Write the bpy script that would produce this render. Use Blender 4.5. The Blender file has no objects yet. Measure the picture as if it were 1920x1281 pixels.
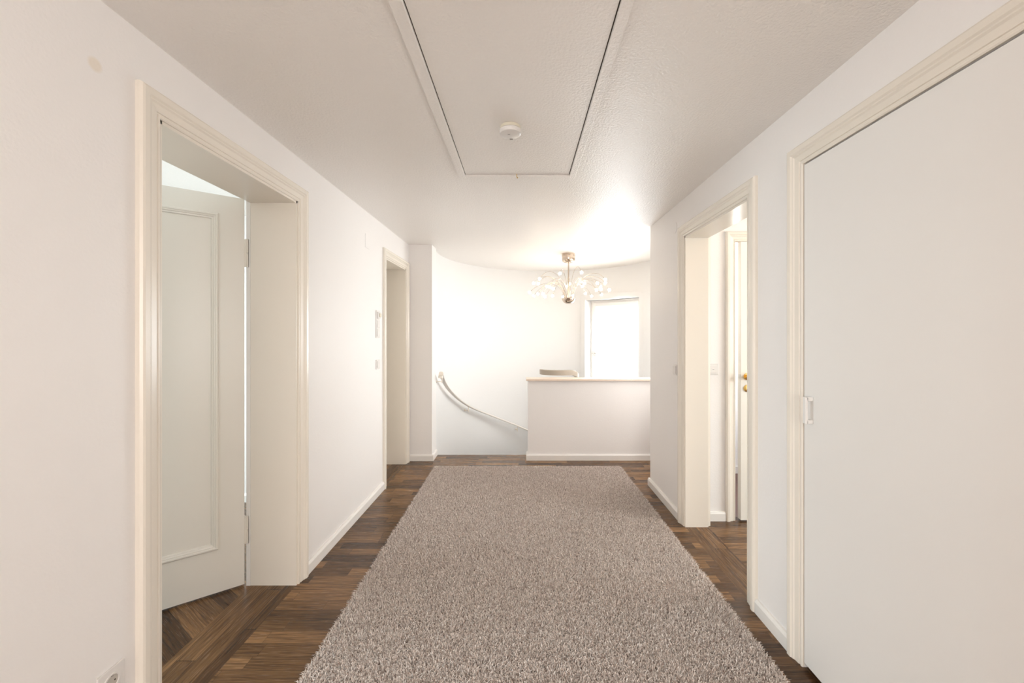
import bpy, bmesh, math, random
import numpy as np
from mathutils import Vector, Matrix
random.seed(7)
C = bpy.context.scene.collection
R = math.radians
CAM_Z = 1.38; F = 770.0; VX, VY = 979.0, 628.0
H = 2.368                                  # ceiling height
WL, WR = -1.245, 1.172                     # hall wall planes

# ---------------------------------------------------------------- camera, world, daylight and added fill, exposure
cd = bpy.data.cameras.new('camera'); cam = bpy.data.objects.new('camera', cd); C.objects.link(cam)
cam.location = (0, 0, CAM_Z); cam.rotation_euler = (R(90), 0, 0)
cd.sensor_width = 36; cd.lens = 36 * F / 1920; cd.clip_start = .02
cd.shift_x = -(VX - 960) / 1920; cd.shift_y = -(640.5 - VY) / 1920
bpy.context.scene.camera = cam
w = bpy.data.worlds.new('world'); bpy.context.scene.world = w; w.use_nodes = True
w.node_tree.nodes['Background'].inputs[0].default_value = (1, .91, .84, 1)
w.node_tree.nodes['Background'].inputs[1].default_value = 4.5
vs = bpy.context.scene.view_settings
vs.view_transform = 'Standard'; vs.look = 'None'; vs.exposure = 0.0; vs.gamma = 1; vs.use_curve_mapping = False

def area(name, loc, direction, sx, sy, power, col):
    l = bpy.data.lights.new(name, 'AREA'); l.shape = 'RECTANGLE'; l.size = sx; l.size_y = sy
    l.energy = power; l.color = col
    o = bpy.data.objects.new(name, l); C.objects.link(o); o.location = loc
    o.rotation_euler = Vector(direction).to_track_quat('-Z', 'Z').to_euler()
    return o
CX, CY, CR = .39, 4.95, 1.41               # centre and radius of the round stairwell
WA = Vector((.97, 6.22, 0)); WB = Vector((1.62, 5.65, 0)); WN = Vector((.676, .737, 0)).normalized()
wm = (WA + WB) / 2 + WN * .32
area('daylight_stair_window', (wm.x, wm.y, 1.25), (-WN.x, -WN.y, -.5), .95, 1.5, 57, (.86, .95, 1))
area('daylight_left_room', (-4.42, 1.5, 1.45), (1, .1, -.32), 1.5, 1.3, 72, (.74, .92, 1)).data.spread = R(125)
area('daylight_right_room', (3.92, 1.75, 1.45), (-1, .28, -.25), .95, 1.3, 54, (.84, .96, 1))
area('fill_back_hall', (-.05, -5.44, 1.35), (0, 1, 0), 2.0, 1.9, 70, (1, .97, .94))  # unseen fill light added at the rear end of the hall
area('daylight_side_room', (2.93, 3.65, 1.5), (-1, 0, -.1), .6, 1.0, 14, (.70, .86, 1))

area('landing_fill', (1.90, 4.13, 1.55), (-1, -.5, -.05), .5, 1.1, 30, (1, .98, .97))  # fill added out of view beside the landing to brighten the far hall
area('hallside_a_fill', (WL - .30, -1.6, 1.45), (1, 0, 0), 1.5, 1.3, 29, (.95, .97, 1))  # fill added behind the camera, from the left, to even out the walls
area('hallside_b_fill', (WR + .22, -1.6, 1.45), (-1, 0, 0), 1.5, 1.3, 19, (.95, .97, 1))  # matching fill added from the right, also behind the camera

# ---------------------------------------------------------------- materials
def mat(name, col, rough=.5, metal=0, spec=.5, emit=None, es=0, bump=None, coat=0):
    m = bpy.data.materials.new(name); m.use_nodes = True; nt = m.node_tree
    b = nt.nodes['Principled BSDF']
    b.inputs['Base Color'].default_value = (*col, 1); b.inputs['Roughness'].default_value = rough
    b.inputs['Metallic'].default_value = metal; b.inputs['Specular IOR Level'].default_value = spec
    b.inputs['Coat Weight'].default_value = coat; b.inputs['Coat Roughness'].default_value = .08
    if emit: b.inputs['Emission Color'].default_value = (*emit, 1); b.inputs['Emission Strength'].default_value = es
    tc = nt.nodes.new('ShaderNodeTexCoord')
    if bump is None: bump = (40, .02, .001)
    n = nt.nodes.new('ShaderNodeTexNoise'); n.inputs['Scale'].default_value = bump[0]; n.inputs['Detail'].default_value = 3
    nt.links.new(tc.outputs['Object'], n.inputs['Vector'])
    bp = nt.nodes.new('ShaderNodeBump'); bp.inputs['Strength'].default_value = bump[1]; bp.inputs['Distance'].default_value = bump[2]
    nt.links.new(n.outputs['Fac'], bp.inputs['Height']); nt.links.new(bp.outputs['Normal'], b.inputs['Normal'])
    return m
M = {}
M['wall'] = mat('wall_paint', (.90, .872, .85), .5, bump=(90, .2, .003), spec=.4)
M['ceiling'] = mat('ceiling_paint', (.93, .895, .855), .38, bump=(95, .7, .004), spec=.45)
M['stairwall'] = mat('stair_wall_paint', (.85, .84, .825), .55, bump=(60, .15, .002), spec=.3)
M['trim'] = mat('cream_lacquer', (.85, .79, .70), .26, bump=(30, .02, .001))
M['base'] = mat('white_lacquer', (.88, .85, .81), .28, bump=(30, .02, .001))
M['leaf'] = mat('door_lacquer', (.86, .82, .745), .28, bump=(6, .04, .002))
M['closet'] = mat('closet_lacquer', (.86, .84, .81), .26, bump=(3, .05, .006))
M['plastic'] = mat('white_plastic', (.80, .77, .74), .3)
M['plastic_y'] = mat('aged_plastic', (.78, .73, .60), .4)
M['dark'] = mat('dark_gap', (.06, .045, .03), .7)
M['slot'] = mat('grey_slot', (.30, .28, .26), .6)
M['brass'] = mat('polished_brass', (.85, .58, .20), .18, metal=1)
M['steel'] = mat('brushed_steel', (.55, .52, .48), .3, metal=1)
M['nickel'] = mat('warm_nickel', (.62, .52, .43), .2, metal=1)
M['rail'] = mat('rail_lacquer', (.80, .76, .70), .3)
M['railgrey'] = mat('rail_grey_brown', (.42, .36, .29), .4)
M['cap'] = mat('pale_maple', (.80, .66, .54), .35)
M['bulb'] = mat('lit_crystal', (1, .95, .85), .2, emit=(1, .86, .66), es=14)
M['redfloor'] = mat('red_brown_floor', (.13, .05, .035), .3)

g = bpy.data.materials.new('window_glass'); g.use_nodes = True; nt = g.node_tree
for n in list(nt.nodes): nt.nodes.remove(n)
o_ = nt.nodes.new('ShaderNodeOutputMaterial'); mx = nt.nodes.new('ShaderNodeMixShader'); tr = nt.nodes.new('ShaderNodeBsdfTransparent')
gl = nt.nodes.new('ShaderNodeBsdfGlossy'); gl.inputs['Roughness'].default_value = .02; mx.inputs[0].default_value = .06
nt.links.new(tr.outputs[0], mx.inputs[1]); nt.links.new(gl.outputs[0], mx.inputs[2]); nt.links.new(mx.outputs[0], o_.inputs[0])
M['glass'] = g

# wall with one small filled patch high on the left wall
def add_patch(m, loc, rad, col):
    nt = m.node_tree; b = nt.nodes['Principled BSDF']
    ge = nt.nodes.new('ShaderNodeNewGeometry'); d = nt.nodes.new('ShaderNodeVectorMath'); d.operation = 'DISTANCE'
    d.inputs[1].default_value = loc; nt.links.new(ge.outputs['Position'], d.inputs[0])
    mr = nt.nodes.new('ShaderNodeMapRange'); mr.inputs['From Min'].default_value = rad * .6; mr.inputs['From Max'].default_value = rad
    mr.inputs['To Min'].default_value = 1; mr.inputs['To Max'].default_value = 0
    nt.links.new(d.outputs['Value'], mr.inputs['Value'])
    mix = nt.nodes.new('ShaderNodeMix'); mix.data_type = 'RGBA'
    mix.inputs['A'].default_value = b.inputs['Base Color'].default_value; mix.inputs['B'].default_value = (*col, 1)
    nt.links.new(mr.outputs[0], mix.inputs['Factor']); nt.links.new(mix.outputs['Result'], b.inputs['Base Color'])
add_patch(M['wall'], (WL, 1.197, CAM_Z + .788), .024, (.86, .79, .70))

def wood(name, rot, pw=.074, pl=.46):
    """plank floor: rows across, random plank ends and tones, long grain"""
    m = bpy.data.materials.new(name); m.use_nodes = True; nt = m.node_tree; N = nt.nodes.new; L = nt.links.new
    b = nt.nodes['Principled BSDF']
    ge = N('ShaderNodeNewGeometry'); mp = N('ShaderNodeMapping'); mp.inputs['Rotation'].default_value = (0, 0, rot)
    mp.inputs['Location'].default_value = (31.3, 17.7, 0)
    L(ge.outputs['Position'], mp.inputs['Vector'])
    sp = N('ShaderNodeSeparateXYZ'); L(mp.outputs[0], sp.inputs[0])
    def ma(op, a, bb=None):
        n = N('ShaderNodeMath'); n.operation = op
        for i, v in enumerate((a, bb)):
            if v is None: continue
            if isinstance(v, (int, float)): n.inputs[i].default_value = v
            else: L(v, n.inputs[i])
        return n.outputs[0]
    rowf = ma('DIVIDE', sp.outputs['Y'], pw); row = ma('FLOOR', rowf)
    wn = N('ShaderNodeTexWhiteNoise'); wn.noise_dimensions = '1D'; L(row, wn.inputs['W'])
    colf = ma('ADD', ma('DIVIDE', sp.outputs['X'], pl), ma('MULTIPLY', wn.outputs['Value'], 7.3)); col = ma('FLOOR', colf)
    cb = N('ShaderNodeCombineXYZ'); L(col, cb.inputs[0]); L(row, cb.inputs[1])
    w2 = N('ShaderNodeTexWhiteNoise'); w2.noise_dimensions = '2D'; L(cb.outputs[0], w2.inputs['Vector'])
    # grain: stretched noise shifted per plank
    gx = ma('MULTIPLY', sp.outputs['X'], 2.2); gy = ma('MULTIPLY', sp.outputs['Y'], 46)
    off = ma('MULTIPLY', w2.outputs['Value'], 40)
    cg = N('ShaderNodeCombineXYZ'); L(gx, cg.inputs[0]); L(gy, cg.inputs[1]); L(off, cg.inputs[2])
    n1 = N('ShaderNodeTexNoise'); n1.inputs['Scale'].default_value = 1.6; n1.inputs['Detail'].default_value = 5; n1.inputs['Distortion'].default_value = 1.4
    L(cg.outputs[0], n1.inputs['Vector'])
    cg2 = N('ShaderNodeCombineXYZ'); L(ma('MULTIPLY', sp.outputs['X'], 9), cg2.inputs[0]); L(ma('MULTIPLY', sp.outputs['Y'], 260), cg2.inputs[1]); L(off, cg2.inputs[2])
    n2 = N('ShaderNodeTexNoise'); n2.inputs['Scale'].default_value = 1.5; n2.inputs['Detail'].default_value = 2; L(cg2.outputs[0], n2.inputs['Vector'])
    r1 = N('ShaderNodeValToRGB'); e = r1.color_ramp.elements
    e[0].position = 0; e[0].color = (.085, .043, .020, 1); e[1].position = 1; e[1].color = (.30, .168, .078, 1)
    k = e.new(.5); k.color = (.175, .094, .042, 1)
    L(w2.outputs['Value'], r1.inputs[0])
    r2 = N('ShaderNodeValToRGB'); e = r2.color_ramp.elements
    e[0].position = .33; e[0].color = (.42, .38, .35, 1); e[1].position = .60; e[1].color = (1.12, 1.1, 1.05, 1)
    L(n1.outputs['Fac'], r2.inputs[0])
    r3 = N('ShaderNodeValToRGB'); e = r3.color_ramp.elements
    e[0].position = .38; e[0].color = (.74, .71, .68, 1); e[1].position = .56; e[1].color = (1.05, 1.05, 1.05, 1)
    L(n2.outputs['Fac'], r3.inputs[0])
    def mul(a, c):
        q = N('ShaderNodeMix'); q.data_type = 'RGBA'; q.blend_type = 'MULTIPLY'; q.inputs['Factor'].default_value = 1
        L(a, q.inputs['A']); L(c, q.inputs['B']); return q.outputs['Result']
    c_ = mul(mul(r1.outputs[0], r2.outputs[0]), r3.outputs[0])
    # joints
    fr = ma('FRACT', rowf); e1 = ma('MINIMUM', fr, ma('SUBTRACT', 1, fr)); j1 = ma('GREATER_THAN', e1, .012)
    fc = ma('FRACT', colf); e2 = ma('MINIMUM', fc, ma('SUBTRACT', 1, fc)); j2 = ma('GREATER_THAN', e2, .0018)
    j = ma('ADD', ma('MULTIPLY', ma('MULTIPLY', j1, j2), .6), .4)
    cc = N('ShaderNodeCombineColor'); [L(j, cc.inputs[i]) for i in range(3)]
    L(mul(c_, cc.outputs[0]), b.inputs['Base Color'])
    rg = ma('ADD', ma('MULTIPLY', n2.outputs['Fac'], .16), .17); L(rg, b.inputs['Roughness']); b.inputs['Specular IOR Level'].default_value = .32
    bp = N('ShaderNodeBump'); bp.inputs['Strength'].default_value = .12; bp.inputs['Distance'].default_value = .002
    L(n1.outputs['Fac'], bp.inputs['Height']); L(bp.outputs[0], b.inputs['Normal'])
    return m
M['floor'] = wood('oak_planks_across', 0)
M['floor_y'] = wood('oak_planks_along', R(90), .082, 1.3)
M['floor_d'] = wood('oak_planks_diagonal', R(35), .082, .6)
M['tread'] = M['floor_y']

rm = bpy.data.materials.new('shag_yarn'); rm.use_nodes = True; nt = rm.node_tree; b = nt.nodes['Principled BSDF']
at = nt.nodes.new('ShaderNodeAttribute'); at.attribute_name = 'tone'
rr = nt.nodes.new('ShaderNodeValToRGB'); e = rr.color_ramp.elements
e[0].position = 0; e[0].color = (.42, .32, .27, 1); e[1].position = 1; e[1].color = (.98, .92, .87, 1)
k = e.new(.5); k.color = (.80, .70, .635, 1)
nt.links.new(at.outputs['Fac'], rr.inputs[0]); nt.links.new(rr.outputs[0], b.inputs['Base Color']); b.inputs['Roughness'].default_value = .8
b.inputs['Specular IOR Level'].default_value = .2
M['yarn'] = rm
M['rugback'] = mat('rug_backing', (.34, .26, .22), .9)

# ---------------------------------------------------------------- helpers
class MB:
    def __init__(s): s.v = []; s.f = []
    def add(s, vs_, fs):
        n = len(s.v); s.v += [tuple(x) for x in vs_]; s.f += [tuple(i + n for i in q) for q in fs]; return s
    def box(s, x0, x1, y0, y1, z0, z1, mtx=None):
        vv = [Vector((x, y, z)) for x in (x0, x1) for y in (y0, y1) for z in (z0, z1)]
        if mtx: vv = [mtx @ q for q in vv]
        return s.add(vv, [(0, 1, 3, 2), (4, 6, 7, 5), (0, 4, 5, 1), (2, 3, 7, 6), (0, 2, 6, 4), (1, 5, 7, 3)])
    def lathe(s, prof, loc=(0, 0, 0), n=40, axis='Z', mtx=None):
        vv = []
        for r, z in prof:
            for i in range(n):
                a = 2 * math.pi * i / n
                p = Vector((r * math.cos(a), r * math.sin(a), z))
                if axis == 'X': p = Vector((p.z, p.x, p.y))
                if axis == 'Y': p = Vector((p.x, p.z, p.y))
                if mtx: p = mtx @ p
                vv.append(p + Vector(loc))
        fs = [(k * n + i, k * n + (i + 1) % n, (k + 1) * n + (i + 1) % n, (k + 1) * n + i) for k in range(len(prof) - 1) for i in range(n)]
        fs.append(tuple(range(n))); fs.append(tuple((len(prof) - 1) * n + i for i in range(n)))
        return s.add(vv, fs)
    def tube(s, pts, r, n=6):
        pts = [Vector(p) for p in pts]; rings = []; up = Vector((0, 0, 1))
        for i, p in enumerate(pts):
            t = (pts[min(i + 1, len(pts) - 1)] - pts[max(i - 1, 0)]).normalized()
            a = t.cross(up if abs(t.z) < .95 else Vector((1, 0, 0))).normalized(); bb = t.cross(a)
            rr_ = r[i] if isinstance(r, (list, tuple)) else r
            rings.append([p + a * rr_ * math.cos(2 * math.pi * q / n) + bb * rr_ * math.sin(2 * math.pi * q / n) for q in range(n)])
        vv = [q for rg in rings for q in rg]
        fs = [(k * n + i, k * n + (i + 1) % n, (k + 1) * n + (i + 1) % n, (k + 1) * n + i) for k in range(len(pts) - 1) for i in range(n)]
        fs += [tuple(range(n)), tuple((len(pts) - 1) * n + i for i in range(n))]
        return s.add(vv, fs)
    def sweep(s, rings, closed_ends=True, loop=False):
        n = len(rings[0]); k = len(rings); vv = [q for rg in rings for q in rg]
        fs = [(a * n + i, a * n + (i + 1) % n, ((a + 1) % k) * n + (i + 1) % n, ((a + 1) % k) * n + i) for a in range(k if loop else k - 1) for i in range(n)]
        if not loop: fs += [tuple(range(n)), tuple((k - 1) * n + i for i in range(n))]
        return s.add(vv, fs)
    def arc(s, a0, a1, r0, r1, z0, z1, n=24, cx=CX, cy=CY):
        rings = []
        for i in range(n + 1):
            a = R(a0 + (a1 - a0) * i / n); c_, s_ = math.cos(a), math.sin(a)
            rings.append([Vector((cx + r * c_, cy + r * s_, z)) for r, z in ((r0, z0), (r1, z0), (r1, z1), (r0, z1))])
        return s.sweep(rings)
    def build(s, name, m, parent=None, smooth=False, bevel=0, kind=None):
        me = bpy.data.meshes.new(name); me.from_pydata(s.v, [], s.f); me.validate()
        bm = bmesh.new(); bm.from_mesh(me); bmesh.ops.recalc_face_normals(bm, faces=bm.faces); bm.to_mesh(me); bm.free()
        me.materials.append(m); o = bpy.data.objects.new(name, me); C.objects.link(o)
        if parent:
            o.parent = parent; o.location = tuple(-x for x in parent.location) if parent.rotation_euler.z == 0 and parent.parent is None else (0, 0, 0)
            if parent.type == 'MESH': o.location = (0, 0, 0)
        if smooth:
            for p in me.polygons: p.use_smooth = True
            try: me.set_sharp_from_angle(angle=R(38))
            except Exception: pass
        if bevel:
            bv = o.modifiers.new('bevel', 'BEVEL'); bv.width = bevel; bv.segments = 3; bv.limit_method = 'ANGLE'
        if kind: o['kind'] = kind
        return o
def thing(name, label, cat, loc=(0, 0, 0), group=None, kind=None):
    o = bpy.data.objects.new(name, None); C.objects.link(o); o.location = loc; o.empty_display_size = .1
    if label: o['label'] = label
    if cat: o['category'] = cat
    if group: o['group'] = group
    if kind: o['kind'] = kind
    return o
S = 'structure'
def wall_x(mb, x0, x1, y0, y1, holes, z0=0, z1=H):
    """wall slab between planes x0..x1 along y; holes = (ya, yb, za, zb)"""
    y = y0
    for (a, b_, c_, d_) in sorted(holes):
        mb.box(x0, x1, y, a, z0, z1)
        if c_ > z0: mb.box(x0, x1, a, b_, z0, c_)
        mb.box(x0, x1, a, b_, d_, z1); y = b_
    mb.box(x0, x1, y, y1, z0, z1); return mb
def wall_y(mb, y0, y1, x0, x1, holes, z0=0, z1=H):
    x = x0
    for (a, b_, c_, d_) in sorted(holes):
        mb.box(x, a, y0, y1, z0, z1)
        if c_ > z0: mb.box(a, b_, y0, y1, z0, c_)
        mb.box(a, b_, y0, y1, d_, z1); x = b_
    mb.box(x, x1, y0, y1, z0, z1); return mb

# ---------------------------------------------------------------- openings
D1 = (1.405, 2.272, 2.118)      # left door near, far, top
D2 = (3.745, 4.385, 2.082)
D3 = (2.125, 2.957, 2.088)      # right doorway
D4 = (.82, 1.705, 2.089)        # closet
TL, TR = .250, .163             # wall thicknesses

# ---------------------------------------------------------------- structure
wl = MB(); wall_x(wl, WL - TL, WL, -5.5, 4.72, [(-2.4, -.8, .75, 2.15), (D1[0], D1[1], 0, D1[2]), (D2[0], D2[1], 0, D2[2])])
wl.box(WL, -.989, 4.505, 4.72, 0, H)
wl.build('wall_left', M['wall'], kind=S)
wr = MB(); wall_x(wr, WR, WR + TR, -5.5, 3.757, [(-2.4, -.8, .75, 2.15), (D4[0], D4[1], 0, D4[2]), (D3[0], D3[1], 0, D3[2])])
wr.box(WR + TR, 1.555, 3.18, 3.757, 0, H)          # solid corner behind the doorway
wr.box(1.555, 1.88, 3.70, 3.757, 0, H); wall_x(wr, 1.80, 1.88, 3.757, 4.95, [(3.86, 4.40, 1.0, 2.12)])
wr.box(1.80, 1.88, 4.6, 4.95, -2.75, 0)
wr.build('wall_right', M['wall'], kind=S)
wb = MB(); wall_y(wb, -5.6, -5.5, -1.5, 1.4, [(-1.05, .95, .4, 2.3)]); wb.build('wall_back', M['wall'], kind=S)
# round stairwell wall with its window opening
sw = MB()
sw.arc(190.5, 65.5, CR, CR + .2, -2.75, H, 60)
sw.arc(65.5, 29.6, CR, CR + .05, 1.90, H, 16); sw.arc(65.5, 29.6, CR, CR + .05, -2.75, .60, 16)
sw.arc(29.6, 0, CR, CR + .2, -2.75, H, 16)
def wbox(mb, s0, s1, d0, d1, z0, z1):      # box in window space: s along WA->WB, d outward
    t = (WB - WA).normalized(); m4 = Matrix(((t.x, WN.x, 0, WA.x), (t.y, WN.y, 0, WA.y), (0, 0, 1, 0), (0, 0, 0, 1)))
    mb.box(s0, s1, d0, d1, z0, z1, m4)
WW = (WB - WA).length
for q in ((-.08, 0, -.03, .30, .55, 1.95), (WW, WW + .08, -.03, .30, .55, 1.95), (-.08, WW + .08, -.02, .30, 1.90, 1.98), (-.08, WW + .08, -.02, .30, .52, .60)): wbox(sw, *q)
sw.box(-1.25, 1.88, 4.56, 4.60, -2.75, -.02)
sw.build('wall_stairwell', M['stairwall'], smooth=True, kind=S)
hw = MB().box(.0635, 1.80, 4.520, 4.645, 0, .874)
hwo = hw.build('wall_half', M['wall'], kind=S)
MB().box(.045, 1.80, 4.492, 4.672, .874, .897).build('wall_cap', M['cap'], hwo, bevel=.004)

# side rooms
lr = MB()
wall_y(lr, 3.40, 3.5, -4.6, WL - TL, []); wall_y(lr, -.3, -.2, -4.6, WL - TL, []); wall_x(lr, -4.6, -4.5, -.3, 3.5, [(.75, 2.25, .8, 2.1)])
lr.build('wall_bedroom', M['wall'], kind=S)
rr_ = MB()
DR = (1.582, 2.34, 2.075)      # inner door in the wall at Y 3.055
wall_y(rr_, 3.055, 3.18, WR + TR, 4.1, [(DR[0], DR[1], 0, DR[2])])
wall_x(rr_, 4.0, 4.1, .6, 3.18, [(1.2, 2.3, .8, 2.1)]); wall_y(rr_, .6, .7, 1.9, 4.1, [])
rr_.box(1.80, 1.90, .6, 1.80, 0, H); rr_.box(WR + TR, 1.90, 1.735, 1.80, 0, H); rr_.box(WR + TR, 1.90, .70, .76, 0, H)
rr_.build('wall_side_room', M['wall'], kind=S)
br = MB(); wall_y(br, 4.10, 4.2, 1.88, 3.1, []); wall_x(br, 3.0, 3.1, 3.18, 4.2, [(3.35, 3.95, 1.0, 2.0)]); br.build('wall_small_room', M['wall'], kind=S)
MB().box(1.88, 3.0, 4.085, 4.10, 0, .07).build('baseboard_small_room', M['base'], kind=S)

# ceiling with hatch opening
HX0, HX1, HY0, HY1 = -.351, .292, .95, 2.529
ce = MB(); ce.box(-4.7, HX0, -5.7, 7, H, H + .12); ce.box(HX1, 4.2, -5.7, 7, H, H + .12)
ce.box(HX0, HX1, -5.7, HY0, H, H + .12); ce.box(HX0, HX1, HY1, 7, H, H + .12)
ce.build('ceiling', M['ceiling'], kind=S)
# floors
fl = MB(); fl.box(WL, WR, -5.5, 3.757, -.04, 0); fl.box(WL, 1.80, 3.757, 4.62, -.04, 0); fl.box(-.989, .07, 4.62, 4.722, -.04, 0)
fl.build('floor', M['floor'], kind=S)
th_ = MB(); th_.box(WL - TL, WL, D1[0], D1[1], -.04, 0); th_.box(WR, WR + TR, D3[0], D3[1], -.04, 0); th_.box(WL - TL, WL, D2[0], D2[1], -.04, 0)
th_.box(WR, 1.8, D4[0] - .06, D4[1], -.04, 0)
th_.build('floor_threshold', M['floor_y'], kind=S)
MB().box(-4.5, WL - TL, -.2, 3.4, -.04, 0).build('floor_bedroom', M['floor_d'], kind=S)
MB().box(WR + TR, 4.0, .7, 3.11, -.04, 0).build('floor_side_room', M['floor'], kind=S)
MB().box(1.555, 3.0, 3.11, 4.1, -.04, 0).build('floor_small_room', M['redfloor'], kind=S)
MB().box(-1.5, 2.2, 4.4, 6.7, -2.85, -2.75).build('floor_lower', M['floor'], kind=S)
# winding stairs going down clockwise under the handrail
st = MB(); ri = MB()
for i in range(13):
    a0 = 191 - 15 * i; z = -.18 * (i + 1)
    st.arc(a0, a0 - 17, .20, CR - .005, z - .04, z, 5)
    ri.arc(a0 - .2, a0 - 1.2, .20, CR - .01, z, z + .14, 1)
    ri.arc(a0, a0 - 15, .20, CR - .01, z - .10, z - .04, 5)
sto = st.build('floor_stairs', M['tread'], kind=S); ri.build('riser', M['base'], sto)

# baseboards
def bb(mb, axis, p, s, a, b_, h=.068, t=.018):
    """baseboard with chamfered top; face plane p, protrudes to side s"""
    pr = [(0, 0), (t, 0), (t, h - .014), (t - .008, h), (0, h)]
    rings = []
    for y in (a, b_):
        rings.append([Vector((p + s * u, y, z)) if axis == 'X' else Vector((y, p + s * u, z)) for u, z in pr])
    mb.sweep(rings)
q = MB(); bb(q, 'X', WL, 1, -5.5, D1[0] - .085); bb(q, 'X', WL, 1, D1[1] + .085, D2[0] - .08); bb(q, 'X', WL, 1, D2[1] + .08, 4.505)
bb(q, 'Y', 4.505, -1, WL, -.971); bb(q, 'X', -.989, 1, 4.505, 4.715); q.build('baseboard_left', M['base'], kind=S)
q = MB(); bb(q, 'X', WR, -1, -5.5, D4[0] - .085); bb(q, 'X', WR, -1, D4[1] + .085, D3[0] - .085); bb(q, 'X', WR, -1, D3[1] + .085, 3.775); bb(q, 'Y', 3.757, 1, WR, 1.8)
q.build('baseboard_right', M['base'], kind=S)
q = MB(); bb(q, 'Y', 4.520, -1, .0455, 1.8); bb(q, 'X', .0635, -1, 4.520, 4.645); q.build('baseboard_half_wall', M['base'], kind=S)
q = MB(); bb(q, 'Y', 3.055, -1, WR + TR + .005, DR[0] - .075); bb(q, 'Y', 3.055, -1, DR[1] + .075, 4.0); q.build('baseboard_side_room', M['base'], kind=S)
q = MB(); bb(q, 'Y', 3.40, -1, -4.5, WL - TL); q.build('baseboard_bedroom', M['base'], kind=S)

# ---------------------------------------------------------------- doors
PROF = [(0, 0), (0, .007), (.004, .010), (.010, .010), (.012, .007), (.016, .007), (.018, .011), (.040, .014), (.046, .019),
        (.050, .019), (.056, .024), (.074, .025), (.080, .022), (.084, .014), (.084, 0)]
def casing(mb, axis, plane, sgn, a, b_, zt, scale=1.0):
    pr = [(u * scale, t) for u, t in PROF]
    def P(s_, z, t): return Vector((plane + sgn * t, s_, z)) if axis == 'X' else Vector((s_, plane + sgn * t, z))
    rings = [[P(a - u, .0, t) for u, t in pr], [P(a - u, zt + u, t) for u, t in pr], [P(b_ + u, zt + u, t) for u, t in pr], [P(b_ + u, 0, t) for u, t in pr]]
    mb.sweep(rings)
def lining(mb, x0, x1, a, b_, zt, t=.012):
    mb.box(x0, x1, a - .001, a + t, 0, zt); mb.box(x0, x1, b_ - t, b_ + .001, 0, zt); mb.box(x0, x1, a, b_, zt - t, zt + .001)

def leaf_matrix(hinge, d):                 # local x = along the leaf from hinge, local y = out of its front
    d = Vector((d[0], d[1], 0)).normalized(); n = Vector((-d.y, d.x, 0))
    return d, n
def make_leaf(parent, hinge, d, n, width, zt, panel=True, m=None, hinges=True, hz=(.30, 1.83)):
    """hinge point = front hinge-side edge; n points out of the front face"""
    d = Vector((*d, 0)).normalized(); n = Vector((*n, 0)).normalized()
    m4 = Matrix(((d.x, n.x, 0, hinge[0]), (d.y, n.y, 0, hinge[1]), (0, 0, 1, 0), (0, 0, 0, 1)))
    a, b_, z0, z1 = .118, width - .118, .245, zt - .103
    body = MB()
    if panel:
        for (x0, x1, q0, q1) in ((0, a, .012, zt), (b_, width, .012, zt), (a, b_, .012, z0), (a, b_, z1, zt)): body.box(x0, x1, -.042, 0, q0, q1, m4)
        body.box(a, b_, -.036, -.007, z0, z1, m4)
    else: body.box(0, width, -.042, 0, .012, zt, m4)
    lf = body.build('door_leaf', m or M['leaf'], parent)
    if panel:
        pr = [(0, -.008), (0, .006), (.006, .011), (.012, .011), (.015, .007), (.020, .007), (.024, .002), (.030, .001), (.033, -.006), (.033, -.008)]
        rings = [[m4 @ Vector((x + sx * u, t, z + sz * u)) for u, t in pr] for (x, sx, z, sz) in ((a - .004, 1, z0 - .004, 1), (b_ + .004, -1, z0 - .004, 1), (b_ + .004, -1, z1 + .004, -1), (a - .004, 1, z1 + .004, -1))]
        MB().sweep(rings, loop=True).build('panel_moulding', m or M['leaf'], lf)
    if hinges:
        for z in hz:
            h = MB()
            for k in range(2):
                zz = z + k * .078 - .077
                h.lathe([(.0001, zz), (.008, zz), (.008, zz + .074), (.0001, zz + .074)], (hinge[0] + .012, hinge[1] + .008, 0), 14)
            h.box(hinge[0] - .004, hinge[0] + .012, hinge[1] - .001, hinge[1] + .006, z - .077, z + .075)
            h.box(hinge[0] + .010, hinge[0] + .022, hinge[1] + .004, hinge[1] + .018, z - .077, z + .075)
            h.build('hinge', M['trim'], lf, smooth=True)
    return lf, m4
def knob(parent, m4, x, z, m, side=1):
    k = MB(); mt = m4 @ Matrix.Translation((x, 0 if side > 0 else -.042, z))
    rot = Matrix.Rotation(R(-90 * side), 4, 'X')
    k.lathe([(.0001, 0), (.026, 0), (.026, .004), (.012, .008), (.009, .03), (.014, .036), (.026, .042), (.029, .054), (.024, .064), (.0001, .068)], n=28, mtx=mt @ rot)
    return k.build('handle', m, parent, smooth=True)

d1 = thing('door_1', 'open cream panelled door in the left wall, leaf swung into the room', 'door', kind=S)
q = MB(); casing(q, 'X', WL, 1, *D1); casing(q, 'X', WL - TL, -1, *D1, scale=.8); q.build('door_frame', M['trim'], d1)
q = MB(); lining(q, WL - TL, WL + .002, *D1); q.build('jamb_lining', M['trim'], d1)
MB().box(WL - TL - .022, WL - TL, D1[1] - .014, D1[1] + .03, 0, D1[2]).build('rebate_strip', M['base'], d1)
lf, m4 = make_leaf(d1, (-1.524, 2.254), (-.78, -.626), (.626, -.78), .86, 2.125, hz=(.31, 1.83))
lv = MB(); lv.lathe([(.0001, 0), (.024, 0), (.024, .006), (.009, .008), (.009, .045), (.0001, .046)], n=24, mtx=m4 @ Matrix.Translation((.80, 0, 1.05)) @ Matrix.Rotation(R(-90), 4, 'X'))
lv.box(.69, .81, .036, .048, 1.041, 1.059, m4); lv.build('handle', M['brass'], lf, smooth=True)

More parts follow.
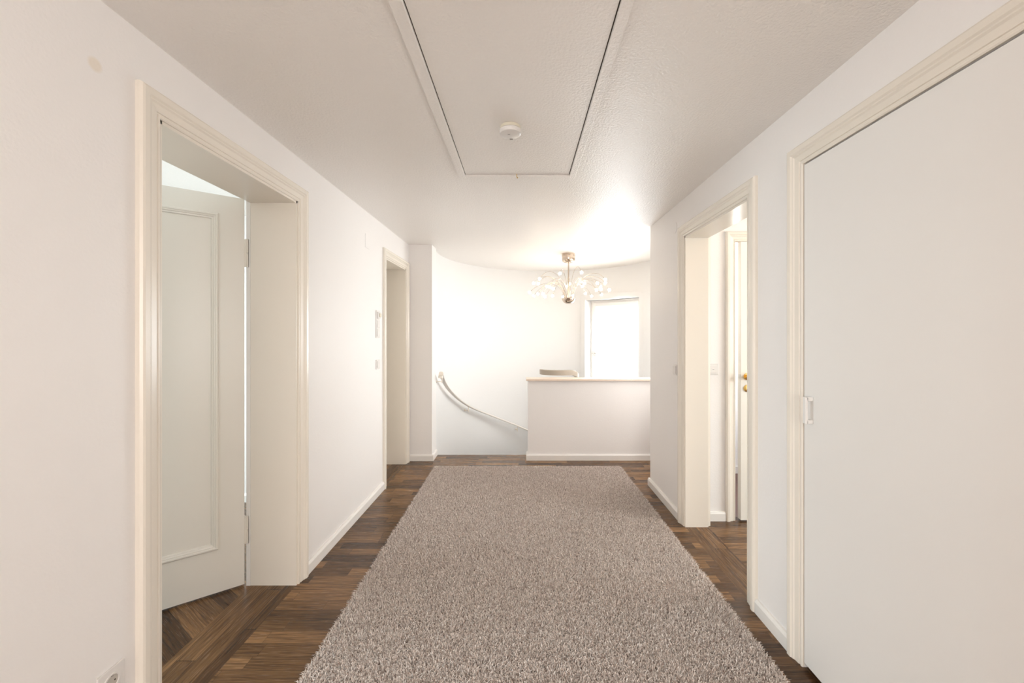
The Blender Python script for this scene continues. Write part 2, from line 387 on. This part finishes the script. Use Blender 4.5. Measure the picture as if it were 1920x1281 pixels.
d2 = thing('door_2', 'narrow cream framed doorway in the left wall beside the far corner', 'door', kind=S)
q = MB(); casing(q, 'X', WL, 1, *D2, scale=.95); q.build('door_frame', M['trim'], d2)
q = MB(); lining(q, WL - TL, WL + .002, *D2); q.build('jamb_lining', M['trim'], d2)
lf, m4 = make_leaf(d2, (WL - TL - .002, D2[1] - .002), (0, -1), (1, 0), D2[1] - D2[0] - .004, D2[2], hinges=False)
knob(lf, m4, .57, 1.05, M['brass'])

d3 = thing('door_3', 'open cream framed doorway in the right wall leading to a side room', 'door', kind=S)
q = MB(); casing(q, 'X', WR, -1, *D3); casing(q, 'X', WR + TR, 1, D3[0], D3[1], D3[2], scale=.15); q.build('door_frame', M['trim'], d3)
q = MB(); lining(q, WR - .002, WR + TR, *D3); q.build('jamb_lining', M['trim'], d3)

d4 = thing('door_4', 'flat cream closet door in the right wall with small pull handle', 'door', kind=S)
q = MB(); casing(q, 'X', WR, -1, *D4); q.build('door_frame', M['trim'], d4)
q = MB(); q.box(WR + .05, WR + .06, D4[0], D4[1], 0, D4[2]); q.build('closet_backing', M['dark'], d4)
q = MB(); q.box(WR - .004, WR + .036, D4[0] + .003, D4[1] - .004, .022, D4[2] - .006); lf = q.build('door_leaf', M['closet'], d4, bevel=.0015)
hq = MB(); hy = 1.655
for z in (1.030, 1.122): hq.box(WR - .032, WR - .004, hy - .009, hy + .009, z - .008, z + .008)
hq.box(WR - .036, WR - .024, hy - .009, hy + .009, 1.022, 1.130)
hq.build('handle', M['closet'], lf, bevel=.003)

d5 = thing('door_5', 'white inner door standing ajar inside the side room', 'door', kind=S)
q = MB(); casing(q, 'Y', 3.055, -1, *DR, scale=.85); q.build('door_frame', M['trim'], d5)
q = MB(); q.box(DR[0] - .001, DR[0] + .004, 3.055, 3.18, 0, DR[2]); q.box(DR[1] - .01, DR[1] + .001, 3.055, 3.18, 0, DR[2]); q.box(DR[0], DR[1], 3.055, 3.18, DR[2] - .008, DR[2] + .001)
q.build('jamb_lining', M['trim'], d5)
ang = R(3.0); wd = .722; hp = (1.615 + wd * math.cos(ang), 3.030 + wd * math.sin(ang))
lf, m4 = make_leaf(d5, hp, (-math.cos(ang), -math.sin(ang)), (math.sin(ang), -math.cos(ang)), wd, 2.068, panel=False, hinges=False)
knob(lf, m4, wd - .045, 1.072, M['brass'])
k = MB(); k.lathe([(.0001, 0), (.026, 0), (.026, .005), (.02, .008), (.0001, .009)], n=28, mtx=m4 @ Matrix.Translation((wd - .045, 0, .985)) @ Matrix.Rotation(R(-90), 4, 'X')); k.build('lock_plate', M['brass'], lf, smooth=True)
MB().box(wd - .001, wd + .002, -.030, -.008, 1.055, 1.087, m4).build('latch', M['steel'], lf)

# ---------------------------------------------------------------- windows
def wpart(nm, qs, m, par, bevel=.004):
    mb = MB()
    for q_ in qs: wbox(mb, *q_)
    return mb.build(nm, m, par, bevel=bevel)
w1 = thing('window_1', 'tall bright white framed window in the round stairwell wall', 'window', kind=S)
wf = wpart('window_frame', [(0, .045, .13, .19, .60, 1.90), (WW - .045, WW, .13, .19, .60, 1.90), (.045, WW - .045, .13, .19, 1.855, 1.90), (.045, WW - .045, .13, .19, .60, .645)], M['base'], w1)
sa = wpart('sash', [(.035, .09, .115, .16, .635, 1.865), (WW - .09, WW - .035, .115, .16, .635, 1.865), (.09, WW - .09, .115, .16, 1.81, 1.865), (.09, WW - .09, .115, .16, .635, .69)], M['base'], w1)
wpart('pane', [(.088, WW - .088, .138, .144, .688, 1.812)], M['glass'], sa, bevel=0)
wpart('window_handle', [(.052, .074, .098, .115, 1.06, 1.13), (.056, .070, .075, .098, 1.09, 1.104), (.056, .15, .068, .080, 1.09, 1.104)], M['steel'], sa, bevel=.002)
wpart('window_sill', [(-.02, WW + .02, -.05, .13, .585, .605)], M['base'], w1)
def plain_window(nm, lab, axis, p, a, b_, z0, z1):
    t = thing(nm, lab, 'window', kind=S); mb = MB(); gl_ = MB()
    bx = (lambda m_, s0, s1, zz0, zz1, d: m_.box(p - d, p + d, s0, s1, zz0, zz1)) if axis == 'X' else (lambda m_, s0, s1, zz0, zz1, d: m_.box(s0, s1, p - d, p + d, zz0, zz1))
    for s0, s1, c0, c1 in ((a, a + .06, z0, z1), (b_ - .06, b_, z0, z1), (a, b_, z0, z0 + .06), (a, b_, z1 - .06, z1), ((a + b_) / 2 - .03, (a + b_) / 2 + .03, z0, z1)): bx(mb, s0, s1, c0, c1, .025)
    bx(gl_, a, b_, z0, z1, .003)
    f_ = mb.build('window_frame', M['base'], t); gl_.build('pane', M['glass'], f_)
plain_window('window_2', 'white framed window in the left bedroom', 'X', -4.55, .75, 2.25, .8, 2.1)
plain_window('window_3', 'white framed window in the right side room', 'X', 4.06, 1.2, 2.3, .8, 2.1)
plain_window('window_added_back', 'added white framed window in the wall behind the hall, for fill light', 'Y', -5.57, -1.05, .95, .4, 2.3)  # invented opening that goes with the rear fill light
plain_window('window_5', 'small white framed window in the small room', 'X', 3.06, 3.35, 3.95, 1.0, 2.0)

plain_window('window_added_landing', 'added narrow window in the right wall of the landing, for fill light', 'X', 1.835, 3.86, 4.40, 1.0, 2.12)  # invented opening for the landing fill, hidden by the wall corner
plain_window('window_added_hall_a', 'added white framed window in the left hall wall behind the camera, for fill light', 'X', WL - .20, -2.4, -.8, .75, 2.15)  # invented opening for the left fill, never in view
plain_window('window_added_hall_b', 'added white framed window in the right hall wall behind the camera, for fill light', 'X', WR + .12, -2.4, -.8, .75, 2.15)  # invented opening for the right fill, never in view

# ---------------------------------------------------------------- ceiling hatch, detector
ht = thing('ceiling_hatch', 'large white attic hatch flush in the hall ceiling with thin dark gap', 'hatch', ((HX0 + HX1) / 2, 1.74, H))
MB().box(HX0 + .004, HX1 - .005, HY0 + .004, HY1 - .006, H - .002, H + .03).build('hatch_panel', M['ceiling'], ht)
q = MB()
for (x0, x1, y0, y1) in ((HX0 - .042, HX0, HY0 - .042, HY1 + .036), (HX1, HX1 + .036, HY0 - .042, HY1 + .036), (HX0, HX1, HY1, HY1 + .036), (HX0, HX1, HY0 - .042, HY0)): q.box(x0, x1, y0, y1, H - .012, H + .002)
q.build('hatch_trim', M['ceiling'], ht, bevel=.002)
q = MB(); q.box(HX0 - .01, HX1 + .01, HY0 - .01, HY1 + .01, H + .032, H + .04); 
q.box(HX1 - .0045, HX1 - .0005, HY0, HY1, H + .0005, H + .03); q.box(HX0, HX1, HY1 - .0055, HY1 - .0005, H + .0005, H + .03); q.box(HX0 + .0005, HX0 + .0035, HY0, HY1, H + .0005, H + .03)
q.build('hatch_gap', M['dark'], ht)
q = MB(); q.tube([(-.033, HY1 - .010, H), (-.033, HY1 - .012, H - .018), (-.030, HY1 - .006, H - .026), (-.026, HY1 - .002, H - .018)], .0022, 8); q.build('hook', M['brass'], ht, smooth=True)

DX, DY = (957 - VX) / F * 1.945, 1.945
sd = thing('smoke_detector', 'round white smoke detector under the ceiling hatch', 'smoke detector', (DX, DY, H - .002))
z = H - .002
MB().lathe([(.0001, z), (.047, z), (.049, z - .003), (.048, z - .014), (.0001, z - .014)], (DX, DY, 0)).build('base_ring', M['plastic_y'], sd, smooth=True)
MB().lathe([(.0001, z - .014), (.046, z - .014), (.0515, z - .018), (.0525, z - .028), (.049, z - .036), (.040, z - .040), (.0001, z - .042)], (DX, DY, 0)).build('housing', M['plastic'], sd, smooth=True)
MB().box(DX - .012, DX - .001, DY - .012, DY - .009, z - .0430, z - .0405).build('vent_slot', M['slot'], sd)
MB().box(DX - .004, DX + .010, DY + .038, DY + .041, z - .0425, z - .038).build('vent_slot', M['slot'], sd)

# ---------------------------------------------------------------- switches, covers, socket
def plate_mb(axis, p, s, c, z, w_, h_, t): 
    mb = MB()
    if axis == 'X': mb.box(min(p, p + s * t), max(p, p + s * t), c - w_ / 2, c + w_ / 2, z - h_ / 2, z + h_ / 2)
    else: mb.box(c - w_ / 2, c + w_ / 2, min(p, p + s * t), max(p, p + s * t), z - h_ / 2, z + h_ / 2)
    return mb
def switch(label, axis, p, s, c, z, slot=False):
    loc = (p, c, z) if axis == 'X' else (c, p, z)
    t = thing('light_switch', label, 'light switch', loc)
    plate_mb(axis, p, s, c, z, .081, .081, .008).build('plate', M['plastic'], t, bevel=.002)
    r = plate_mb(axis, p + s * .008, s, c, z, .056, .056, .006).build('rocker', M['plastic'], t, bevel=.0015)
    if slot: plate_mb(axis, p + s * .0138, s, c, z, .012, .003, .0006).build('indicator_slot', M['slot'], r)
    return t
switch('square white light switch on the left wall, under the tall switch panel', 'X', WL, 1, 3.53, 1.126)
switch('square white light switch on the right wall, at the far side of the doorway', 'X', WR, -1, 3.135, 1.115)
switch('white light switch with small grey indicator, on the wall seen through the right doorway', 'Y', 3.055, -1, (1336 - VX) / F * 3.055, 1.124, True)
sp = thing('switch_panel', 'tall white panel of thermostat and two rockers on the left wall beside the narrow doorway', 'switch panel', (WL, 3.53, 1.472))
plate_mb('X', WL, 1, 3.53, 1.472, .081, .235, .009).build('plate', M['plastic'], sp, bevel=.002)
th = plate_mb('X', WL + .009, 1, 3.53, 1.547, .056, .058, .012).build('thermostat', M['plastic'], sp, bevel=.002)
plate_mb('X', WL + .021, 1, 3.535, 1.549, .034, .030, .010).build('dial', M['plastic_y'], th, bevel=.003)
for zz in (1.472, 1.399): plate_mb('X', WL + .009, 1, 3.53, zz, .056, .060, .005).build('rocker', M['plastic'], sp, bevel=.0015)
bc = plate_mb('X', WL, 1, 3.30, 2.130, .085, .11, .003).build('blank_cover', M['wall'], bevel=.001)
bc['label'] = 'painted rectangular blank cover high on the left wall, left of the narrow doorway'; bc['category'] = 'blank cover'
bc = MB().lathe([(.0001, 0), (.042, 0), (.042, -.0025), (.0001, -.004)], (WR, 3.145, 2.20), axis='X').build('blank_cover', M['wall'], smooth=True)
bc['label'] = 'painted round blank cover high on the right wall near its far corner'; bc['category'] = 'blank cover'
so = thing('power_socket', 'white square power socket low on the left wall near the camera', 'power socket', (WL, 1.240, .332))
def yz_ring(mb, c, z, prof, p):
    mb.lathe(prof, (p, c, z), 36, 'X')
pl = plate_mb('X', WL, 1, 1.240, .332, .083, .083, .006).build('plate', M['plastic'], so, bevel=.002)
q = MB(); yz_ring(q, 1.240, .332, [(.0255, 0), (.0255, .0028), (.0215, .0034), (.0195, .0024), (.0195, .0002)], WL + .0055)
q.build('rim', M['plastic'], so, smooth=True)
q = MB(); yz_ring(q, 1.240, .332, [(.0001, 0), (.0195, 0), (.0195, .0006), (.0001, .0006)], WL + .0056); wl_ = q.build('recess_shade', mat('socket_recess_shade', (.55, .51, .46), .5), so, smooth=True)  # flat disc on a solid plate, recess shade put into its darker colour
for sy in (-.0095, .0095): q = MB(); yz_ring(q, 1.240 + sy, .332, [(.0001, 0), (.0024, 0), (.0024, .0006), (.0001, .0006)], WL + .0062); q.build('pin_hole', M['dark'], wl_)
for sz in (-1, 1): MB().box(WL + .006, WL + .0085, 1.237, 1.243, .332 + sz * .018 - .0015, .332 + sz * .018 + .0015).build('earth_clip', M['slot'], wl_)

# ---------------------------------------------------------------- handrails
KEY = [(190, .950), (187.1, .936), (170.6, .709), (153.4, .472), (145.2, .371), (125, .162), (109.1, -.005), (102.6, -.08), (60, -.56), (20, -1.0)]
def zr(a):
    for (a0, z0), (a1, z1) in zip(KEY, KEY[1:]):
        if a <= a0 and a >= a1: return z0 + (z1 - z0) * (a0 - a) / (a0 - a1)
    return KEY[-1][1]
RR = CR - .068
hr = thing('stair_handrail', 'slim pale handrail curving down the round stairwell wall', 'handrail', (CX - RR, CY, .8))
rings = []
a = 188.5
while a >= 30:
    zc = sum(zr(min(188.5, a + q_)) for q_ in (-3, -1.5, 0, 1.5, 3)) / 5; A = R(a); rings.append([])
    for kx in range(16):
        t = 2 * math.pi * kx / 16; u = .024 * math.copysign(abs(math.cos(t)) ** .6, math.cos(t)); v = .013 * math.copysign(abs(math.sin(t)) ** .6, math.sin(t))
        rings[-1].append(Vector((CX + (RR + u) * math.cos(A), CY + (RR + u) * math.sin(A), zc + v)))
    a -= 1.25
MB().sweep(rings).build('rail', M['rail'], hr, smooth=True)
# turned-down end of the rail
ec = MB(); rings = []
A0 = R(188.5); p0 = Vector((CX + RR * math.cos(A0), CY + RR * math.sin(A0), zr(188.5) - .012)); 
for kx in range(9):
    t = R(90 * kx / 8); c_ = p0 + Vector((0, -.030 * math.sin(t), -.028 * (1 - math.cos(t)) - (.02 if kx == 8 else 0)))
    ax = Vector((0, math.sin(t), math.cos(t)))
    rings.append([c_ + Vector((.027 * math.copysign(abs(math.cos(2 * math.pi * j / 16)) ** .6, math.cos(2 * math.pi * j / 16)), 0, 0)) + ax * .024 * math.sin(2 * math.pi * j / 16) for j in range(16)])
ec.sweep(rings).build('end_cap', M['trim'], hr, smooth=True)
for a in (184.0, 147.5, 110.0, 75.0):
    A = R(a); n_ = Vector((math.cos(A), math.sin(A), 0)); zc = zr(a); c0 = Vector((CX, CY, 0))
    b_ = MB(); b_.tube([c0 + n_ * (CR - .001) + Vector((0, 0, zc - .065)), c0 + n_ * RR + Vector((0, 0, zc - .065)), ], .005, 10)
    b_.tube([c0 + n_ * RR + Vector((0, 0, zc - .085)), c0 + n_ * RR + Vector((0, 0, zc - .008))], .005, 10)
    b_.tube([c0 + n_ * (CR - .002) + Vector((0, 0, zc - .065)), c0 + n_ * (CR - .010) + Vector((0, 0, zc - .065))], .017, 20)
    b_.build('bracket', M['trim'], hr, smooth=True)

ir = thing('inner_handrail', 'short curved grey brown handrail end peeking above the half wall', 'handrail', (.44, 4.93, 0))
rings = []; n_ = 40; rx = .215
for i in range(n_ + 1):
    u = i / n_; A = R(180 + 200 * u); 
    zc = .938 - (.0 if u < .62 else (u - .62) ** 1.6 * .55)
    cpt = Vector((.445 + rx * math.cos(A), 4.95 + .17 * math.sin(A), zc)); nn = Vector((math.cos(A), math.sin(A), 0))
    hh = .030
    rings.append([cpt + nn * a_ + Vector((0, 0, b_)) for a_, b_ in ((.018, -hh), (.020, hh - .006), (.012, hh), (-.012, hh), (-.020, hh - .006), (-.018, -hh))])
MB().sweep(rings).build('rail', M['railgrey'], ir, smooth=True)
nw = MB(); nw.lathe([(.0001, -2.75), (.19, -2.75), (.19, .70), (.17, .74), (.0001, .75)], (CX, CY, 0), 48); nw.build('newel_post', M['stairwall'], ir, smooth=True)
q = MB()
for A in (200, 270, 340):
    A = R(A); q = MB(); q.tube([(.445 + rx * math.cos(A) * .55, 4.95 + .17 * math.sin(A) * .55, .70), (.445 + rx * math.cos(A) * .9, 4.95 + .17 * math.sin(A) * .9, .86)], .006, 8)
    q.build('support', M['trim'], ir, smooth=True)

# ---------------------------------------------------------------- chandelier
LX, LY = (1066 - VX) / F * 5.005, 5.005
ch = thing('chandelier', 'many armed nickel chandelier with lit star shaped crystals hanging over the stairwell', 'chandelier', (LX, LY, H))
cn = MB(); cn.lathe([(.0001, H), (.078, H), (.080, H - .004), (.080, H - .072), (.074, H - .092), (.055, H - .106), (.012, H - .112), (.0001, H - .112)], (LX, LY, 0), 48)
cn.build('canopy', M['nickel'], ch, smooth=True)
for a in range(0, 360, 45): MB().box(-.010, .010, -.0812, -.0795, H - .030, H - .024, Matrix.Translation((LX, LY, 0)) @ Matrix.Rotation(R(a), 4, 'Z')).build('canopy_slot', M['slot'], ch)
MB().tube([(LX, LY, H - .105), (LX, LY, 1.80)], .0085, 14).build('stem', M['nickel'], ch, smooth=True)
MB().lathe([(.0001, 1.757), (.030, 1.760), (.058, 1.774), (.076, 1.797), (.082, 1.822), (.078, 1.826), (.050, 1.812), (.0001, 1.806)], (LX, LY, 0), 48).build('bowl', M['nickel'], ch, smooth=True)
BULBS = [(155,400),(190,430),(225,412),(228,325),(190,322),(240,285),(300,350),(325,355),(355,368),(268,412),(285,438),(350,430),(412,238),(437,438),(468,348),(492,325),(520,428),(595,230),(620,322),(602,348),(628,410),(680,432),(728,320),(722,378),(757,352),(760,372),(765,420),(797,288),(797,320),(830,380)]
def star(c, r, seed):
    rnd = random.Random(seed); mb = MB(); 
    dirs = []
    for k in range(11):
        zz = 1 - 2 * (k + .5) / 11; a = k * 2.399 + seed; s_ = math.sqrt(1 - zz * zz); dirs.append(Vector((s_ * math.cos(a), s_ * math.sin(a), zz)))
    for d in dirs:
        a = d.cross(Vector((.3, .5, .8))).normalized(); b_ = d.cross(a); w_ = r * .30
        base = [c + (a * math.cos(t) + b_ * math.sin(t)) * w_ + d * r * .32 for t in (0, R(90), R(180), R(270))]
        mb.add([c, *base, c + d * r * 1.0], [(0, 2, 1), (0, 3, 2), (0, 4, 3), (0, 1, 4), (1, 2, 5), (2, 3, 5), (3, 4, 5), (4, 1, 5)])
    return mb
for i, (px, py) in enumerate(BULBS):
    X_ = 960 + px / 4.575; Y_ = 460 + py / 4.575
    z0 = .655 if py <= 355 else .535
    if py < 250: z0 = .70
    D = z0 * F / (VY - Y_)
    D = min(max(D, LY - .47), LY + .47)
    e_ = Vector(((X_ - VX) / F * D, D, CAM_Z + (VY - Y_) / F * D))
    v = Vector((e_.x - LX, e_.y - LY, 0)); rad = v.length; dd = v.normalized() if rad > 1e-3 else Vector((1, 0, 0))
    P0 = Vector((LX, LY, 1.805)) + dd * .045; P1 = Vector((LX, LY, 2.07 + .04 * (i % 3))) + dd * .09
    P2 = Vector((LX + dd.x * rad * .72, LY + dd.y * rad * .72, e_.z + .14 + .03 * (i % 2))); P3 = e_
    pts = [P0 * (1 - t) ** 3 + P1 * 3 * t * (1 - t) ** 2 + P2 * 3 * t * t * (1 - t) + P3 * t ** 3 for t in [j / 18 for j in range(19)]]
    arm = MB().tube(pts, .0017, 6).build('arm', M['nickel'], ch, smooth=True)
    dn = (pts[-1] - pts[-2]).normalized()
    MB().tube([e_ - dn * .030, e_ - dn * .010], .0048, 10).build('socket', M['steel'], arm, smooth=True)
    star(e_ + dn * .008, .024, i).build('crystal', M['bulb'], arm)
for k in range(5):
    a = R(72 * k + 10); l = bpy.data.lights.new('chandelier_lamp', 'POINT'); l.energy = .6; l.color = (1, .80, .58); l.shadow_soft_size = .05
    o = bpy.data.objects.new('chandelier_lamp', l); C.objects.link(o); o.location = (LX + .36 * math.cos(a), LY + .36 * math.sin(a), 1.93)

# warm ceiling lamp of the side room (its own light)
sl = thing('ceiling_lamp', 'round white glass ceiling lamp in the side room behind the right doorway', 'ceiling lamp', (2.3, 2.3, H))
MB().lathe([(.0001, H), (.10, H), (.10, H - .02), (.0001, H - .02)], (2.3, 2.3, 0)).build('base', M['steel'], sl, smooth=True)
MB().lathe([(.0001, H - .02), (.13, H - .02), (.15, H - .04), (.13, H - .08), (.08, H - .10), (.0001, H - .105)], (2.3, 2.3, 0)).build('lamp_shade', mat('lit_opal', (1, .95, .85), .3, emit=(1, .62, .34), es=17), sl, smooth=True)

# ---------------------------------------------------------------- rug
def rug_pt(u, v): return (-.905 + 1.925 * u + .03 * (1 - v), 1.20 + 3.06 * v)
rg = thing('shag_rug', 'long taupe shag rug lying down the middle of the dark parquet floor', 'rug', (.07, 2.7, 0))
c4 = [rug_pt(u, v) for u, v in ((.012, .006), (.988, .006), (.988, .994), (.012, .994))]
MB().add([(x, y, z_) for z_ in (0.0005, .010) for x, y in c4], [(0, 1, 2, 3), (4, 5, 6, 7), (0, 1, 5, 4), (1, 2, 6, 5), (2, 3, 7, 6), (3, 0, 4, 7)]).build('backing', M['rugback'], rg)
rs = np.random.RandomState(3); NB = 430000
v = rs.rand(NB) ** 1.12; u = rs.rand(NB)
x = -.905 + 1.925 * u + .03 * (1 - v); y = 1.20 + 3.06 * v
# clumps: tufts lean with a slowly varying direction plus their own
ph = 2.5 * np.sin(x * 9 + 1.3 * np.sin(y * 7)) + 2.1 * np.sin(y * 8 + 1.7 * np.sin(x * 11)) + rs.rand(NB) * 6.283 + 2 * rs.randn(NB)
lean = .004 + .013 * rs.rand(NB); ln = .016 + .008 * rs.rand(NB)
edge = np.minimum(np.minimum(u, 1 - u) * 1.925, np.minimum(v, 1 - v) * 3.06); ex = np.clip(1 - edge / .02, 0, 1)
dx = np.cos(ph) * lean; dy = np.sin(ph) * lean
dx += ex * .005 * np.where(u < .011, -1, np.where(u > .989, 1, 0)); dy += ex * .004 * np.where(v < .007, -1, np.where(v > .993, 1, 0))
hgt = np.sqrt(np.maximum(ln ** 2 - dx ** 2 - dy ** 2, .00010)) * (1 - .3 * ex)
wd_ = .0010 + .0007 * rs.rand(NB); wa = rs.rand(NB) * 6.283; wx = np.cos(wa) * wd_; wy = np.sin(wa) * wd_
z0 = np.full(NB, .006)
co = np.empty((NB, 7, 3), np.float32)
for k, (f, zf, wf_) in enumerate(((0, 0, 1), (.25, .45, 1.1), (.7, .85, 1))):
    for s_, j in ((-1, 0), (1, 1)):
        co[:, k * 2 + j, 0] = x + dx * f + s_ * wx * wf_; co[:, k * 2 + j, 1] = y + dy * f + s_ * wy * wf_; co[:, k * 2 + j, 2] = z0 + hgt * zf
co[:, 6, 0] = x + dx * 1.25; co[:, 6, 1] = y + dy * 1.25; co[:, 6, 2] = z0 + hgt * (.88 + .1 * rs.rand(NB))
co[:, :, 0] -= .07; co[:, :, 1] -= 2.7
me = bpy.data.meshes.new('pile'); me.vertices.add(NB * 7); me.vertices.foreach_set('co', co.ravel())
base = (np.arange(NB) * 7)[:, None]
loops = np.concatenate([base + np.array([[0, 1, 3, 2]]), base + np.array([[2, 3, 5, 4]]), base + np.array([[4, 5, 6]])], axis=1).ravel().astype(np.int32)
me.loops.add(len(loops)); me.loops.foreach_set('vertex_index', loops)
me.polygons.add(NB * 3); st_ = ((np.arange(NB) * 11)[:, None] + np.array([[0, 4, 8]])).ravel().astype(np.int32)
me.polygons.foreach_set('loop_start', st_); me.update(calc_edges=True)
tone = np.clip(.5 + .26 * rs.randn(NB), 0, 1); at_ = me.attributes.new('tone', 'FLOAT', 'POINT'); at_.data.foreach_set('value', np.repeat(tone, 7).astype(np.float32))
me.materials.append(M['yarn']); po = bpy.data.objects.new('pile', me); C.objects.link(po); po.parent = rg; po['kind'] = 'stuff'
